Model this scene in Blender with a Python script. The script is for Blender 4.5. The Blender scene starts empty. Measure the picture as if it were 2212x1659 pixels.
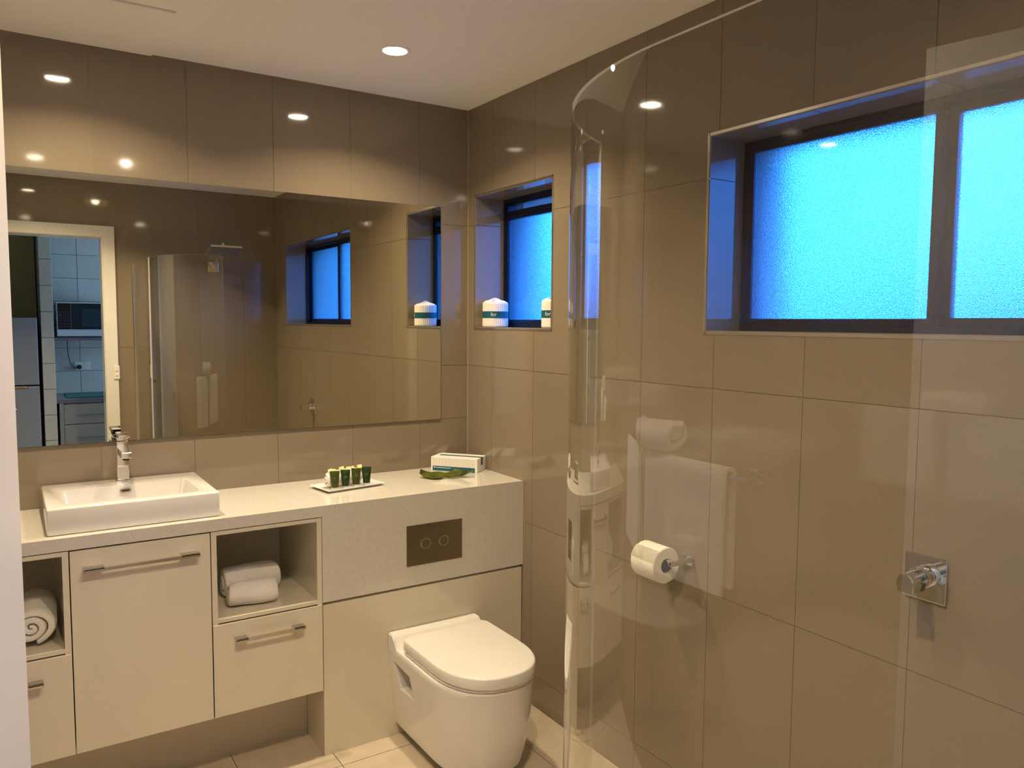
import bpy, bmesh, math, random
from mathutils import Vector, Matrix, noise
random.seed(7)
S = bpy.context.scene
COL = S.collection

# ------------------------------------------------------------------ camera
cam_d = bpy.data.cameras.new('camera'); cam = bpy.data.objects.new('camera', cam_d); COL.objects.link(cam)
yaw, pitch, roll = math.radians(33.0698), math.radians(4.46744), math.radians(0.39783)
fw = Vector((math.sin(yaw)*math.cos(pitch), math.cos(yaw)*math.cos(pitch), -math.sin(pitch)))
rt = Vector((math.cos(yaw), -math.sin(yaw), 0)); up = rt.cross(fw)
rt, up = rt*math.cos(roll)+up*math.sin(roll), -rt*math.sin(roll)+up*math.cos(roll)
cam.matrix_world = Matrix(((rt.x, up.x, -fw.x, -1.70897), (rt.y, up.y, -fw.y, -2.98139), (rt.z, up.z, -fw.z, 1.50836), (0, 0, 0, 1)))
cam_d.sensor_width = 36; cam_d.lens = 36*1690.39/2212; cam_d.clip_start = 0.01
S.camera = cam

# ------------------------------------------------------------------ world: blue evening sky
W = bpy.data.worlds.new('sky'); S.world = W; W.use_nodes = True
nt = W.node_tree; nt.nodes.clear()
wo = nt.nodes.new('ShaderNodeOutputWorld'); bg = nt.nodes.new('ShaderNodeBackground')
tc = nt.nodes.new('ShaderNodeTexCoord'); sx = nt.nodes.new('ShaderNodeSeparateXYZ'); rp = nt.nodes.new('ShaderNodeValToRGB')
mr = nt.nodes.new('ShaderNodeMapRange'); mr.inputs[1].default_value = -0.3; mr.inputs[2].default_value = 1
nt.links.new(tc.outputs['Generated'], sx.inputs[0]); nt.links.new(sx.outputs[2], mr.inputs[0]); nt.links.new(mr.outputs[0], rp.inputs[0])
e = rp.color_ramp.elements
e[0].position = 0; e[0].color = (.01, .05, .20, 1)
e[1].position = 1; e[1].color = (.12, .7, 3.4, 1)
n = e.new(.212); n.color = (.02, .16, .60, 1)
n = e.new(.235); n.color = (.05, .70, 3.2, 1)
n = e.new(.42); n.color = (.09, .97, 4.5, 1)
n = e.new(.65); n.color = (.13, .95, 4.5, 1)
nt.links.new(rp.outputs[0], bg.inputs[0]); bg.inputs[1].default_value = 2.3
nt.links.new(bg.outputs[0], wo.inputs[0])

# ------------------------------------------------------------------ view + cycles
S.view_settings.view_transform = 'Standard'; S.view_settings.look = 'None'
S.view_settings.gamma = 1; S.view_settings.use_curve_mapping = False
S.view_settings.exposure = 0.52
cy = S.cycles
cy.use_denoising = True; cy.max_bounces = 12; cy.diffuse_bounces = 4; cy.glossy_bounces = 6
cy.transmission_bounces = 8; cy.transparent_max_bounces = 16; cy.sample_clamp_indirect = 4; cy.blur_glossy = 0.2
cy.use_adaptive_sampling = True; cy.adaptive_threshold = 0.03

WARM = (1.0, 0.80, 0.51)
LAMP_W = 9.0
H = 2.413          # ceiling
DW = 2.87          # door wall face at y = -DW
LW = -1.955        # left wall face

# ------------------------------------------------------------------ helpers
def off(o):
    v = Vector((0, 0, 0))
    while o is not None:
        v += o.location; o = o.parent
    return v

def box(bm, x0, x1, y0, y1, z0, z1, bev=0, seg=2, mi=0):
    x0, x1 = min(x0, x1), max(x0, x1); y0, y1 = min(y0, y1), max(y0, y1); z0, z1 = min(z0, z1), max(z0, z1)
    r = bmesh.ops.create_cube(bm, size=1)
    vs = r['verts']
    for v in vs:
        v.co = Vector(((x0+x1)/2+v.co.x*(x1-x0), (y0+y1)/2+v.co.y*(y1-y0), (z0+z1)/2+v.co.z*(z1-z0)))
    fs = set(f for v in vs for f in v.link_faces)
    for f in fs: f.material_index = mi
    if bev > 0:
        es = list(set(e for v in vs for e in v.link_edges))
        bmesh.ops.bevel(bm, geom=es, offset=bev, segments=seg, affect='EDGES', profile=.5)
    return vs

def B(*a, **k):
    bm = bmesh.new(); box(bm, *a, **k); return bm

def tube(bm, pts, r, n=12, cap=True, mi=0):
    pts = [Vector(p) for p in pts]; rings = []
    up0 = None
    for i, p in enumerate(pts):
        if i == 0: d = pts[1]-p
        elif i == len(pts)-1: d = p-pts[i-1]
        else: d = (pts[i+1]-p).normalized()+(p-pts[i-1]).normalized()
        d.normalize()
        if up0 is None:
            up0 = Vector((0, 0, 1)) if abs(d.z) < .9 else Vector((1, 0, 0))
        a = d.cross(up0).normalized(); b = a.cross(d).normalized(); up0 = b
        rr = r[i] if isinstance(r, (list, tuple)) else r
        rings.append([bm.verts.new(p+a*rr*math.cos(2*math.pi*k/n)+b*rr*math.sin(2*math.pi*k/n)) for k in range(n)])
    for i in range(len(rings)-1):
        for k in range(n):
            f = bm.faces.new((rings[i][k], rings[i][(k+1) % n], rings[i+1][(k+1) % n], rings[i+1][k])); f.material_index = mi
    if cap:
        bm.faces.new(rings[0][::-1]).material_index = mi; bm.faces.new(rings[-1]).material_index = mi
    return rings

def lathe(bm, prof, c, n=32, axis='z', mi=0):
    rings = []
    for r, h in prof:
        ring = []
        for k in range(n):
            a = 2*math.pi*k/n; u, w = r*math.cos(a), r*math.sin(a)
            if axis == 'z': p = (c[0]+u, c[1]+w, c[2]+h)
            elif axis == 'y': p = (c[0]+u, c[1]+h, c[2]+w)
            else: p = (c[0]+h, c[1]+u, c[2]+w)
            ring.append(bm.verts.new(p))
        rings.append(ring)
    for i in range(len(rings)-1):
        for k in range(n):
            bm.faces.new((rings[i][k], rings[i][(k+1) % n], rings[i+1][(k+1) % n], rings[i+1][k])).material_index = mi
    if prof[0][0] > 1e-5: bm.faces.new(rings[0]).material_index = mi
    if prof[-1][0] > 1e-5: bm.faces.new(rings[-1][::-1]).material_index = mi

def prism(bm, poly, axis, a0, a1, mi=0):
    """poly = list of 2D points; axis: extrude axis"""
    def P(p, h):
        return {'x': (h, p[0], p[1]), 'y': (p[0], h, p[1]), 'z': (p[0], p[1], h)}[axis]
    A = [bm.verts.new(P(p, a0)) for p in poly]; C = [bm.verts.new(P(p, a1)) for p in poly]
    n = len(poly)
    for i in range(n):
        bm.faces.new((A[i], A[(i+1) % n], C[(i+1) % n], C[i])).material_index = mi
    bm.faces.new(A[::-1]).material_index = mi; bm.faces.new(C).material_index = mi

def mesh_from(name, bm, mats, smooth=False):
    bmesh.ops.recalc_face_normals(bm, faces=bm.faces)
    me = bpy.data.meshes.new(name)
    if smooth:
        for f in bm.faces: f.smooth = True
        for ed in bm.edges:
            if len(ed.link_faces) == 2 and ed.calc_face_angle(0) > math.radians(38): ed.smooth = False
    bm.to_mesh(me); bm.free()
    for m in (mats if isinstance(mats, (list, tuple)) else [mats]): me.materials.append(m)
    return me

def part(name, bm, mats, parent=None, smooth=False, local=False, label=None):
    """link a bmesh (world coordinates unless local) as one object"""
    me = mesh_from(name, bm, mats, smooth)
    o = bpy.data.objects.new(name, me); COL.objects.link(o)
    if parent is not None:
        if not local: me.transform(Matrix.Translation(-off(parent)))
        o.parent = parent
    elif not local:
        xs = [v.co for v in me.vertices]
        c = Vector(((min(v.x for v in xs)+max(v.x for v in xs))/2, (min(v.y for v in xs)+max(v.y for v in xs))/2, min(v.z for v in xs)))
        me.transform(Matrix.Translation(-c)); o.location = c
    if label: o['label'] = label
    return o

def tag(o, label=None, cat=None, group=None, kind=None):
    if label: o['label'] = label
    if cat: o['category'] = cat
    if group: o['group'] = group
    if kind: o['kind'] = kind
    return o

def thing(name, loc, label, cat, group=None, rz=0):
    o = bpy.data.objects.new(name, None); COL.objects.link(o); o.location = loc; o.rotation_euler = (0, 0, rz)
    o.empty_display_size = .05
    return tag(o, label, cat, group)

def kids(o): return [c for c in bpy.data.objects if c.parent == o]
def dup(root, loc, label=None, rz=None):
    def cp(o, par):
        c = o.copy(); COL.objects.link(c); c.parent = par
        for k in kids(o): cp(k, c)
        return c
    r = cp(root, None); r.location = loc
    if rz is not None: r.rotation_euler = (0, 0, rz)
    if label: r['label'] = label
    return r

def boolean(o, cutter_bm):
    me = mesh_from('cut', cutter_bm, [])
    c = bpy.data.objects.new('cut', me); COL.objects.link(c); c.location = off(o) * 0
    c.location = (0, 0, 0)
    me.transform(Matrix.Identity(4))
    bpy.context.view_layer.update()
    m = o.modifiers.new('b', 'BOOLEAN'); m.operation = 'DIFFERENCE'; m.object = c; m.solver = 'EXACT'
    bpy.context.view_layer.update()
    dg = bpy.context.evaluated_depsgraph_get()
    new = bpy.data.meshes.new_from_object(o.evaluated_get(dg))
    o.modifiers.clear(); old = o.data; o.data = new; new.name = old.name
    bpy.data.objects.remove(c)
    for p in new.polygons: p.use_smooth = True
    bm = bmesh.new(); bm.from_mesh(new)
    for ed in bm.edges:
        ed.smooth = not (len(ed.link_faces) == 2 and ed.calc_face_angle(0) > math.radians(38))
    bm.to_mesh(new); bm.free()

# ------------------------------------------------------------------ materials
def N(nt, t, **kw):
    n = nt.nodes.new('ShaderNode'+t)
    for k, v in kw.items(): setattr(n, k, v)
    return n

def pbr(name, col, rough=.4, metal=0, var=0.0, scale=20, bump=0, bscale=200, coat=0, spec=.5, objvar=0, speck=None, sheen=0, detail=3):
    m = bpy.data.materials.new(name); m.use_nodes = True; nt = m.node_tree
    b = nt.nodes['Principled BSDF']
    b.inputs['Roughness'].default_value = rough; b.inputs['Metallic'].default_value = metal
    b.inputs['Specular IOR Level'].default_value = spec; b.inputs['Coat Weight'].default_value = coat
    b.inputs['Coat Roughness'].default_value = .03; b.inputs['Sheen Weight'].default_value = sheen
    geo = N(nt, 'NewGeometry')
    nz = N(nt, 'TexNoise'); nz.inputs['Scale'].default_value = scale; nz.inputs['Detail'].default_value = detail
    nt.links.new(geo.outputs['Position'], nz.inputs['Vector'])
    mp = N(nt, 'MapRange'); mp.inputs[1].default_value = .3; mp.inputs[2].default_value = .7
    mp.inputs[3].default_value = 1-var; mp.inputs[4].default_value = 1+var
    nt.links.new(nz.outputs['Fac'], mp.inputs[0]); fac = mp.outputs[0]
    if objvar:
        oi = N(nt, 'ObjectInfo'); m2 = N(nt, 'MapRange'); m2.inputs[3].default_value = 1-objvar; m2.inputs[4].default_value = 1+objvar
        nt.links.new(oi.outputs['Random'], m2.inputs[0])
        mu = N(nt, 'Math', operation='MULTIPLY'); nt.links.new(fac, mu.inputs[0]); nt.links.new(m2.outputs[0], mu.inputs[1]); fac = mu.outputs[0]
    vm = N(nt, 'VectorMath', operation='SCALE'); vm.inputs[0].default_value = col
    nt.links.new(fac, vm.inputs['Scale']); out = vm.outputs[0]
    if speck:
        scol, ssc, thr = speck
        vo = N(nt, 'TexVoronoi'); vo.inputs['Scale'].default_value = ssc
        nt.links.new(geo.outputs['Position'], vo.inputs['Vector'])
        wn = N(nt, 'SeparateColor'); nt.links.new(vo.outputs['Color'], wn.inputs[0])
        g = N(nt, 'Math', operation='LESS_THAN'); g.inputs[1].default_value = .3; nt.links.new(vo.outputs['Distance'], g.inputs[0])
        h = N(nt, 'Math', operation='GREATER_THAN'); h.inputs[1].default_value = thr; nt.links.new(wn.outputs[0], h.inputs[0])
        k = N(nt, 'Math', operation='MULTIPLY'); nt.links.new(g.outputs[0], k.inputs[0]); nt.links.new(h.outputs[0], k.inputs[1])
        mx = N(nt, 'Mix', data_type='RGBA'); nt.links.new(k.outputs[0], mx.inputs[0])
        nt.links.new(out, mx.inputs[6]); mx.inputs[7].default_value = (*scol, 1); out = mx.outputs[2]
    nt.links.new(out, b.inputs['Base Color'])
    if bump:
        n2 = N(nt, 'TexNoise'); n2.inputs['Scale'].default_value = bscale; n2.inputs['Detail'].default_value = 2
        nt.links.new(geo.outputs['Position'], n2.inputs['Vector'])
        bp = N(nt, 'Bump'); bp.inputs['Strength'].default_value = bump; bp.inputs['Distance'].default_value = .002
        nt.links.new(n2.outputs['Fac'], bp.inputs['Height']); nt.links.new(bp.outputs[0], b.inputs['Normal'])
    return m

M = {}
M['tile'] = pbr('wall_tile', (.232, .188, .134), .06, var=.07, scale=260, objvar=.03, spec=.62, detail=2)
M['grout'] = pbr('grout', (.235, .19, .132), .8, var=.1)
M['bead'] = pbr('corner_joint', (.42, .34, .24), .5)
M['door_paint'] = pbr('door_paint', (.60, .575, .535), .35, var=.01, scale=8)
M['floor_tile'] = pbr('floor_tile', (.50, .42, .33), .3, var=.07, scale=14, objvar=.03)
M['floor_grout'] = pbr('floor_grout', (.17, .13, .09), .85)
M['ceiling'] = pbr('ceiling_paint', (.82, .80, .79), .7, var=.01)
M['white_paint'] = pbr('white_paint', (.78, .755, .69), .3, var=.01, scale=8)
M['cream'] = pbr('cream_gloss', (.68, .63, .515), .12, var=.012, scale=5, coat=.4)
M['cream_in'] = pbr('cream_melamine', (.62, .57, .47), .35, var=.02, scale=5)
M['stone'] = pbr('white_stone', (.61, .585, .525), .14, var=.03, scale=60, speck=((.42, .33, .24), 240, .86), coat=.3)
M['ceramic'] = pbr('ceramic', (.70, .68, .655), .06, coat=.5)
M['chrome'] = pbr('chrome', (.82, .81, .79), .05, metal=1)
M['steel'] = pbr('brushed_steel', (.36, .32, .27), .16, metal=1, var=.03)
M['steel_handle'] = pbr('satin_handle', (.60, .55, .50), .2, metal=1, var=.03)
M['alu_trim'] = pbr('satin_trim', (.75, .73, .70), .22, metal=1)
M['frame'] = pbr('dark_window_frame', (.005, .011, .045), .3, var=.05, spec=.25)  # blue bloom from the bright panes is put into this base colour
M['dark'] = pbr('dark_gap', (.012, .011, .010), .6)
M['towel'] = pbr('white_terry', (.86, .83, .80), .95, var=.05, scale=220, bump=.9, bscale=420, sheen=.3)
M['paper'] = pbr('toilet_paper', (.88, .85, .78), .9, var=.02, scale=150, bump=.15, bscale=300)
M['green_tube'] = pbr('olive_plastic', (.040, .052, .005), .22, var=.15, scale=30, coat=.4)
M['green_tube2'] = pbr('forest_plastic', (.014, .035, .008), .22, var=.15, scale=30, coat=.4)
M['leaf'] = pbr('green_glaze', (.14, .17, .025), .12, var=.3, scale=25, coat=.7)
M['teal'] = pbr('teal_print', (.008, .095, .14), .4, var=.05)
M['teal_mat'] = pbr('teal_mat', (.03, .17, .19), .5)
M['print_white'] = pbr('printed_white', (.85, .83, .80), .5)
M['yellow'] = pbr('pale_yellow_tissue', (.86, .83, .45), .8, var=.06, scale=90)
M['silver_cap'] = pbr('silver_cap', (.62, .60, .58), .3, metal=.6)
M['block'] = pbr('painted_block', (.60, .60, .56), .7, var=.04, scale=30, bump=.3, bscale=60, objvar=.02)
M['mortar'] = pbr('mortar', (.20, .22, .24), .9)
M['kitchen_dark'] = pbr('dim_room_wall', (.52, .44, .22), .8, var=.04)  # olive dimness of the unlit room beyond, put into the wall colour
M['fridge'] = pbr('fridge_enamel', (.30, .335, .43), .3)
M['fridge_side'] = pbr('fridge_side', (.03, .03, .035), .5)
M['black_glass'] = pbr('black_glass', (.006, .010, .018), .06)
M['mw_window'] = pbr('oven_window', (.018, .035, .06), .1)
M['mw_white'] = pbr('oven_white', (.72, .74, .80), .35)
M['grey_laminate'] = pbr('grey_laminate', (.30, .28, .27), .4, var=.03)
M['bench'] = pbr('grey_bench', (.14, .14, .16), .25)
M['plastic'] = pbr('white_plastic', (.82, .80, .74), .3)
M['hedge'] = pbr('dark_foliage', (.008, .028, .03), .7, var=.4, scale=8)
M['bark'] = pbr('bark', (.03, .035, .045), .9, var=.3)
M['bulb'] = pbr('heat_lamp', (.95, .55, .22), .22, metal=.35)
M['grass'] = pbr('lawn', (.02, .05, .03), .9, var=.3)

# emission for lamp diffusers
def emis(name, col, st):
    m = bpy.data.materials.new(name); m.use_nodes = True; nt = m.node_tree; nt.nodes.clear()
    o = N(nt, 'OutputMaterial'); em = N(nt, 'Emission'); em.inputs[0].default_value = (*col, 1); em.inputs[1].default_value = st
    nt.links.new(em.outputs[0], o.inputs[0]); return m
M['lamp'] = emis('lamp_diffuser', (1, .86, .62), 60)

def clear_glass(name, tint=(.975, .985, .965)):
    m = bpy.data.materials.new(name); m.use_nodes = True; nt = m.node_tree; nt.nodes.clear()
    o = N(nt, 'OutputMaterial'); tr = N(nt, 'BsdfTransparent'); tr.inputs[0].default_value = (*tint, 1)
    gl = N(nt, 'BsdfGlossy'); gl.inputs['Roughness'].default_value = .0; gl.inputs[0].default_value = (1, 1, 1, 1)
    fr = N(nt, 'Fresnel'); fr.inputs[0].default_value = 1.52
    geo = N(nt, 'NewGeometry')
    a = N(nt, 'Math', operation='MULTIPLY'); a.inputs[1].default_value = 2; nt.links.new(fr.outputs[0], a.inputs[0])
    b = N(nt, 'Math', operation='ADD'); b.inputs[1].default_value = 1; nt.links.new(fr.outputs[0], b.inputs[0])
    c = N(nt, 'Math', operation='DIVIDE'); nt.links.new(a.outputs[0], c.inputs[0]); nt.links.new(b.outputs[0], c.inputs[1])
    d = N(nt, 'Math', operation='SUBTRACT'); d.inputs[0].default_value = 1; nt.links.new(geo.outputs['Backfacing'], d.inputs[1])
    e2 = N(nt, 'Math', operation='MULTIPLY'); nt.links.new(c.outputs[0], e2.inputs[0]); nt.links.new(d.outputs[0], e2.inputs[1])
    mx = N(nt, 'MixShader'); nt.links.new(e2.outputs[0], mx.inputs[0]); nt.links.new(tr.outputs[0], mx.inputs[1]); nt.links.new(gl.outputs[0], mx.inputs[2])
    nt.links.new(mx.outputs[0], o.inputs[0]); return m
M['glass'] = clear_glass('clear_glass')
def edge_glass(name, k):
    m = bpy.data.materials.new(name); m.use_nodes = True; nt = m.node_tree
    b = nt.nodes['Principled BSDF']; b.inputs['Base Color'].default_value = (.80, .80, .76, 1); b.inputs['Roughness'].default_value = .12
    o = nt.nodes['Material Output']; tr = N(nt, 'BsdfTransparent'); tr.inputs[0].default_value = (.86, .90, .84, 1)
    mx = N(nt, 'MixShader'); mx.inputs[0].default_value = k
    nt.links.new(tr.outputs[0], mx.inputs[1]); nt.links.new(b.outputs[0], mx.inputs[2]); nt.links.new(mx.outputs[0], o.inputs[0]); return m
M['edge'] = edge_glass('glass_edge_highlight', .9); M['end_edge'] = edge_glass('glass_end_edge', .28)  # refracted highlight along the glass edge painted in as pale, near-opaque colour
M['glass_w'] = clear_glass('window_glass', (.95, .97, .98))

def obscure():
    m = bpy.data.materials.new('obscure_glass'); m.use_nodes = True; nt = m.node_tree; nt.nodes.clear()
    o = N(nt, 'OutputMaterial'); geo = N(nt, 'NewGeometry')
    nz = N(nt, 'TexNoise'); nz.inputs['Scale'].default_value = 330; nz.inputs['Detail'].default_value = 2; nt.links.new(geo.outputs['Position'], nz.inputs['Vector'])
    bp = N(nt, 'Bump'); bp.inputs['Strength'].default_value = .55; bp.inputs['Distance'].default_value = .003; nt.links.new(nz.outputs['Fac'], bp.inputs['Height'])
    rf = N(nt, 'BsdfRefraction'); rf.inputs['IOR'].default_value = 1.45; rf.inputs['Roughness'].default_value = .16; rf.inputs[0].default_value = (.93, .97, .98, 1)
    mp = N(nt, 'MapRange'); mp.inputs[1].default_value = .36; mp.inputs[2].default_value = .60; mp.inputs[3].default_value = .38; mp.inputs[4].default_value = 1.0
    nt.links.new(nz.outputs['Fac'], mp.inputs[0]); nt.links.new(mp.outputs[0], rf.inputs[0])
    nt.links.new(bp.outputs[0], rf.inputs['Normal'])
    tl = N(nt, 'BsdfTranslucent'); tl.inputs[0].default_value = (.8, .85, .9, 1)
    gl = N(nt, 'BsdfGlossy'); gl.inputs['Roughness'].default_value = .04
    fr = N(nt, 'Fresnel'); fr.inputs[0].default_value = 1.45
    mx = N(nt, 'MixShader'); mx.inputs[0].default_value = .22; nt.links.new(rf.outputs[0], mx.inputs[1]); nt.links.new(tl.outputs[0], mx.inputs[2])
    m2 = N(nt, 'MixShader'); nt.links.new(fr.outputs[0], m2.inputs[0]); nt.links.new(mx.outputs[0], m2.inputs[1]); nt.links.new(gl.outputs[0], m2.inputs[2])
    rb = N(nt, 'BsdfRefraction'); rb.inputs['IOR'].default_value = 1.45; rb.inputs['Roughness'].default_value = .0
    m3 = N(nt, 'MixShader'); nt.links.new(geo.outputs['Backfacing'], m3.inputs[0]); nt.links.new(m2.outputs[0], m3.inputs[1]); nt.links.new(rb.outputs[0], m3.inputs[2])
    nt.links.new(m3.outputs[0], o.inputs[0]); return m
M['obscure'] = obscure()
mm = bpy.data.materials.new('mirror_silver'); mm.use_nodes = True; b_ = mm.node_tree.nodes['Principled BSDF']
b_.inputs['Metallic'].default_value = 1; b_.inputs['Roughness'].default_value = 0; b_.inputs['Base Color'].default_value = (.84, .83, .70, 1)
M['mirror'] = mm

# ------------------------------------------------------------------ walls with holes and tiles
G = .0017
def cut_rect(r, holes):
    """r=(a0,a1,b0,b1) minus holes -> list of rects"""
    As = sorted(set([r[0], r[1]]+[a for h in holes for a in h[:2] if r[0] < a < r[1]]))
    Bs = sorted(set([r[2], r[3]]+[b for h in holes for b in h[2:] if r[2] < b < r[3]]))
    out = []
    for i in range(len(As)-1):
        for j in range(len(Bs)-1):
            ca, cb = (As[i]+As[i+1])/2, (Bs[j]+Bs[j+1])/2
            if not any(h[0] < ca < h[1] and h[2] < cb < h[3] for h in holes):
                out.append((As[i], As[i+1], Bs[j], Bs[j+1]))
    return out

def tiles(wall, axis, face, sign, A, Z, holes, mat, name='tile', tname='tile', th=.006, gap=G):
    """tiles lie on plane axis=face; the body goes to the side sign (away from the room)"""
    shared = {}
    A = sorted(A); Z = sorted(Z)
    for i in range(len(A)-1):
        for j in range(len(Z)-1):
            r = (A[i]+gap/2, A[i+1]-gap/2, Z[j]+gap/2, Z[j+1]-gap/2)
            if r[1]-r[0] < .004 or r[3]-r[2] < .004: continue
            rs = cut_rect(r, holes)
            if not rs: continue
            c = ((r[0]+r[1])/2, (r[2]+r[3])/2)
            whole = len(rs) == 1 and abs(rs[0][0]-r[0]) < 1e-6 and abs(rs[0][1]-r[1]) < 1e-6 and abs(rs[0][2]-r[2]) < 1e-6 and abs(rs[0][3]-r[3]) < 1e-6
            key = (round(r[1]-r[0], 4), round(r[3]-r[2], 4)) if whole else None
            me = shared.get(key) if key else None
            if me is None:
                bm = bmesh.new()
                for q in rs:
                    a0, a1, b0, b1 = q[0]-c[0], q[1]-c[0], q[2]-c[1], q[3]-c[1]
                    if axis == 'x': box(bm, 0, sign*th, a0, a1, b0, b1)
                    elif axis == 'y': box(bm, a0, a1, 0, sign*th, b0, b1)
                    else: box(bm, a0, a1, b0, b1, 0, sign*th)
                me = mesh_from(name, bm, mat)
                if key: shared[key] = me
            o = bpy.data.objects.new(tname, me); COL.objects.link(o)
            P = {'x': (face, c[0], c[1]), 'y': (c[0], face, c[1]), 'z': (c[0], c[1], face)}[axis]
            o.parent = wall; o.location = Vector(P)-off(wall)

def slab(name, axis, f0, f1, r, holes, mat):
    bm = bmesh.new()
    for q in cut_rect(r, holes):
        if axis == 'x': box(bm, f0, f1, *q)
        elif axis == 'y': box(bm, q[0], q[1], f0, f1, q[2], q[3])
        else: box(bm, q[0], q[1], q[2], q[3], f0, f1)
    bmesh.ops.remove_doubles(bm, verts=bm.verts, dist=1e-5)
    o = part(name, bm, mat, local=True); o['kind'] = 'structure'; return o

ROWS = [0, .1232, .7232, 1.3232, 1.9232, H]
WZ0, WZ1 = 1.486, 2.043
W1 = (-.621, -.062, WZ0, WZ1); W2 = (-2.605, -1.381, WZ0, WZ1)
RY = [0]+[-(.2023+.3033*k) for k in range(9)]+[-DW]
wall_right = slab('wall_right', 'x', .0018, .245, (-DW-.13, .15, -.05, H), [W1, W2], M['grout'])
tiles(wall_right, 'x', 0, 1, RY, ROWS, [W1, W2], M['tile'])
BX = [0]+[-(.2335+.3015*k) for k in range(6)]+[LW]
wall_back = slab('wall_back', 'y', .0018, .15, (LW-.15, .0035, -.05, H), [], M['grout'])
tiles(wall_back, 'y', 0, 1, BX, [0, .1232, .7232, 1.093, 1.3232, 1.9232, H], [], M['tile'])
wall_left = slab('wall_left', 'x', LW-.15, LW-.0018, (-DW, 0, -.05, H), [], M['grout'])
tiles(wall_left, 'x', LW, -1, RY, ROWS, [], M['tile'])
DX0, DX1, DZ = -1.865, -1.142, 2.045
DOOR = (DX0-.02, DX1+.02, -.06, DZ+.02)
wall_front = slab('wall_front', 'y', -DW-.13, -DW-.0018, (LW-.15, .0035, -.05, H), [DOOR], M['grout'])
tiles(wall_front, 'y', -DW, -1, BX, ROWS, [(DX0-.02, DX1+.02, -1, DZ+.02)], M['tile'])
floor = slab('floor', 'z', -.06, -.003, (LW-.1, .004, -DW-.13, .1), [], M['floor_grout'])
FX = [0, -.185, -.4875, -.79, -1.0945, -1.399, -1.704, LW]
FY = [0, -.527, -1.127, -1.727, -2.327, -DW]
tiles(floor, 'z', 0, -1, FX, FY, [], M['floor_tile'], name='floor_tile', tname='floor_tile', gap=.003)
ceiling = slab('ceiling', 'z', H, H+.12, (LW-.15, .245, -DW-.13, .15), [], M['ceiling'])

# white corner joint bead, left wall etc. left as tile
bm = bmesh.new(); box(bm, -.0024, 0, -.0024, 0, .886, H)
tr = part('trim_1', bm, M['bead']); tr['kind'] = 'structure'

# ------------------------------------------------------------------ windows
def window(name, r, sashes):
    """r hole rect in (y,z)"""
    y0, y1, z0, z1 = r
    root = bpy.data.objects.new(name, None); COL.objects.link(root); root.location = (.165, (y0+y1)/2, z0); root['kind'] = 'structure'
    d = .14
    # reveal tiles: left (y1) side, right (y0), head, sill; joint at z 1.9232
    for yy, s in ((y1, -1), (y0, 1)):
        for za, zb in ((z0, 1.9232), (1.9232, z1)):
            part('tile', B(.0, d, yy, yy+s*.004, za+.001, zb-.001), M['tile'], root)
    js = [y for y in RY if y0 < y < y1]; ys = [y0+.004]+sorted(js)+[y1-.004]
    for i in range(len(ys)-1):
        part('tile', B(0, d, ys[i]+.001, ys[i+1]-.001, z1-.004, z1), M['tile'], root)
        part('tile', B(0, d, ys[i]+.001, ys[i+1]-.001, z0, z0+.004), M['tile'], root)
    # satin edge trim round the opening
    bm = bmesh.new(); t = .009
    box(bm, -.0015, .004, y0-.002, y1+.002, z1-.001, z1+t-.002); box(bm, -.0015, .004, y0-.002, y1+.002, z0-t+.002, z0+.001)
    box(bm, -.0015, .004, y0-t+.002, y0+.001, z0-t+.002, z1+t-.002); box(bm, -.0015, .004, y1-.001, y1+t-.002, z0-t+.002, z1+t-.002)
    part('edge_trim', bm, M['alu_trim'], root, label='thin satin metal trim round the tiled opening')
    # outer frame
    bm = bmesh.new(); fx0, fx1 = d, d+.06; w = .014
    a0, a1, b0, b1 = y0+.004, y1-.004, z0+.004, z1-.004
    box(bm, fx0, fx1, a0, a1, b0, b0+w, .001, 1); box(bm, fx0, fx1, a0, a1, b1-w, b1, .001, 1)
    box(bm, fx0, fx1, a0, a0+w, b0+w, b1-w, .001, 1); box(bm, fx0, fx1, a1-w, a1, b0+w, b1-w, .001, 1)
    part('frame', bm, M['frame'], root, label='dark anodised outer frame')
    # outer brick reveal (painted) around the glass
    bm = bmesh.new()
    for q in ((y0-.03, y0, z0-.03, z1+.03), (y1, y1+.03, z0-.03, z1+.03), (y0, y1, z1, z1+.03), (y0, y1, z0-.03, z0)):
        box(bm, .246, .36, *q)
    part('outer_reveal', bm, M['block'], root)
    for (s0, s1, t0, t1, sx, clear, fwid) in sashes:
        bm = bmesh.new()
        box(bm, sx, sx+.024, s0, s1, t0, t0+fwid, .001, 1); box(bm, sx, sx+.024, s0, s1, t1-fwid, t1, .001, 1)
        box(bm, sx, sx+.024, s0, s0+fwid, t0+fwid, t1-fwid, .001, 1); box(bm, sx, sx+.024, s1-fwid, s1, t0+fwid, t1-fwid, .001, 1)
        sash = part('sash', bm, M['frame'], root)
        part('pane', B(sx+.009, sx+.014, s0+fwid-.003, s1-fwid+.003, t0+fwid-.003, t1-fwid+.003), M['glass_w'] if clear else M['obscure'], sash,
             label='clear glass pane' if clear else 'obscure textured glass pane')
    return root
y0, y1 = W2[0]+.018, W2[1]-.018; zz0, zz1 = WZ0+.018, WZ1-.016
win2 = window('window_2', W2, [(-1.969, y1, zz0, zz1, .143, False, .021), (y0, -1.965, zz0, zz1, .170, False, .023)])
y0, y1 = W1[0]+.018, W1[1]-.018
win1 = window('window_1', W1, [(y0, y1, 1.9705, zz1+.001, .143, True, .0165), (y0, y1, zz0, 1.9695, .143, False, .018)])

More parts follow.
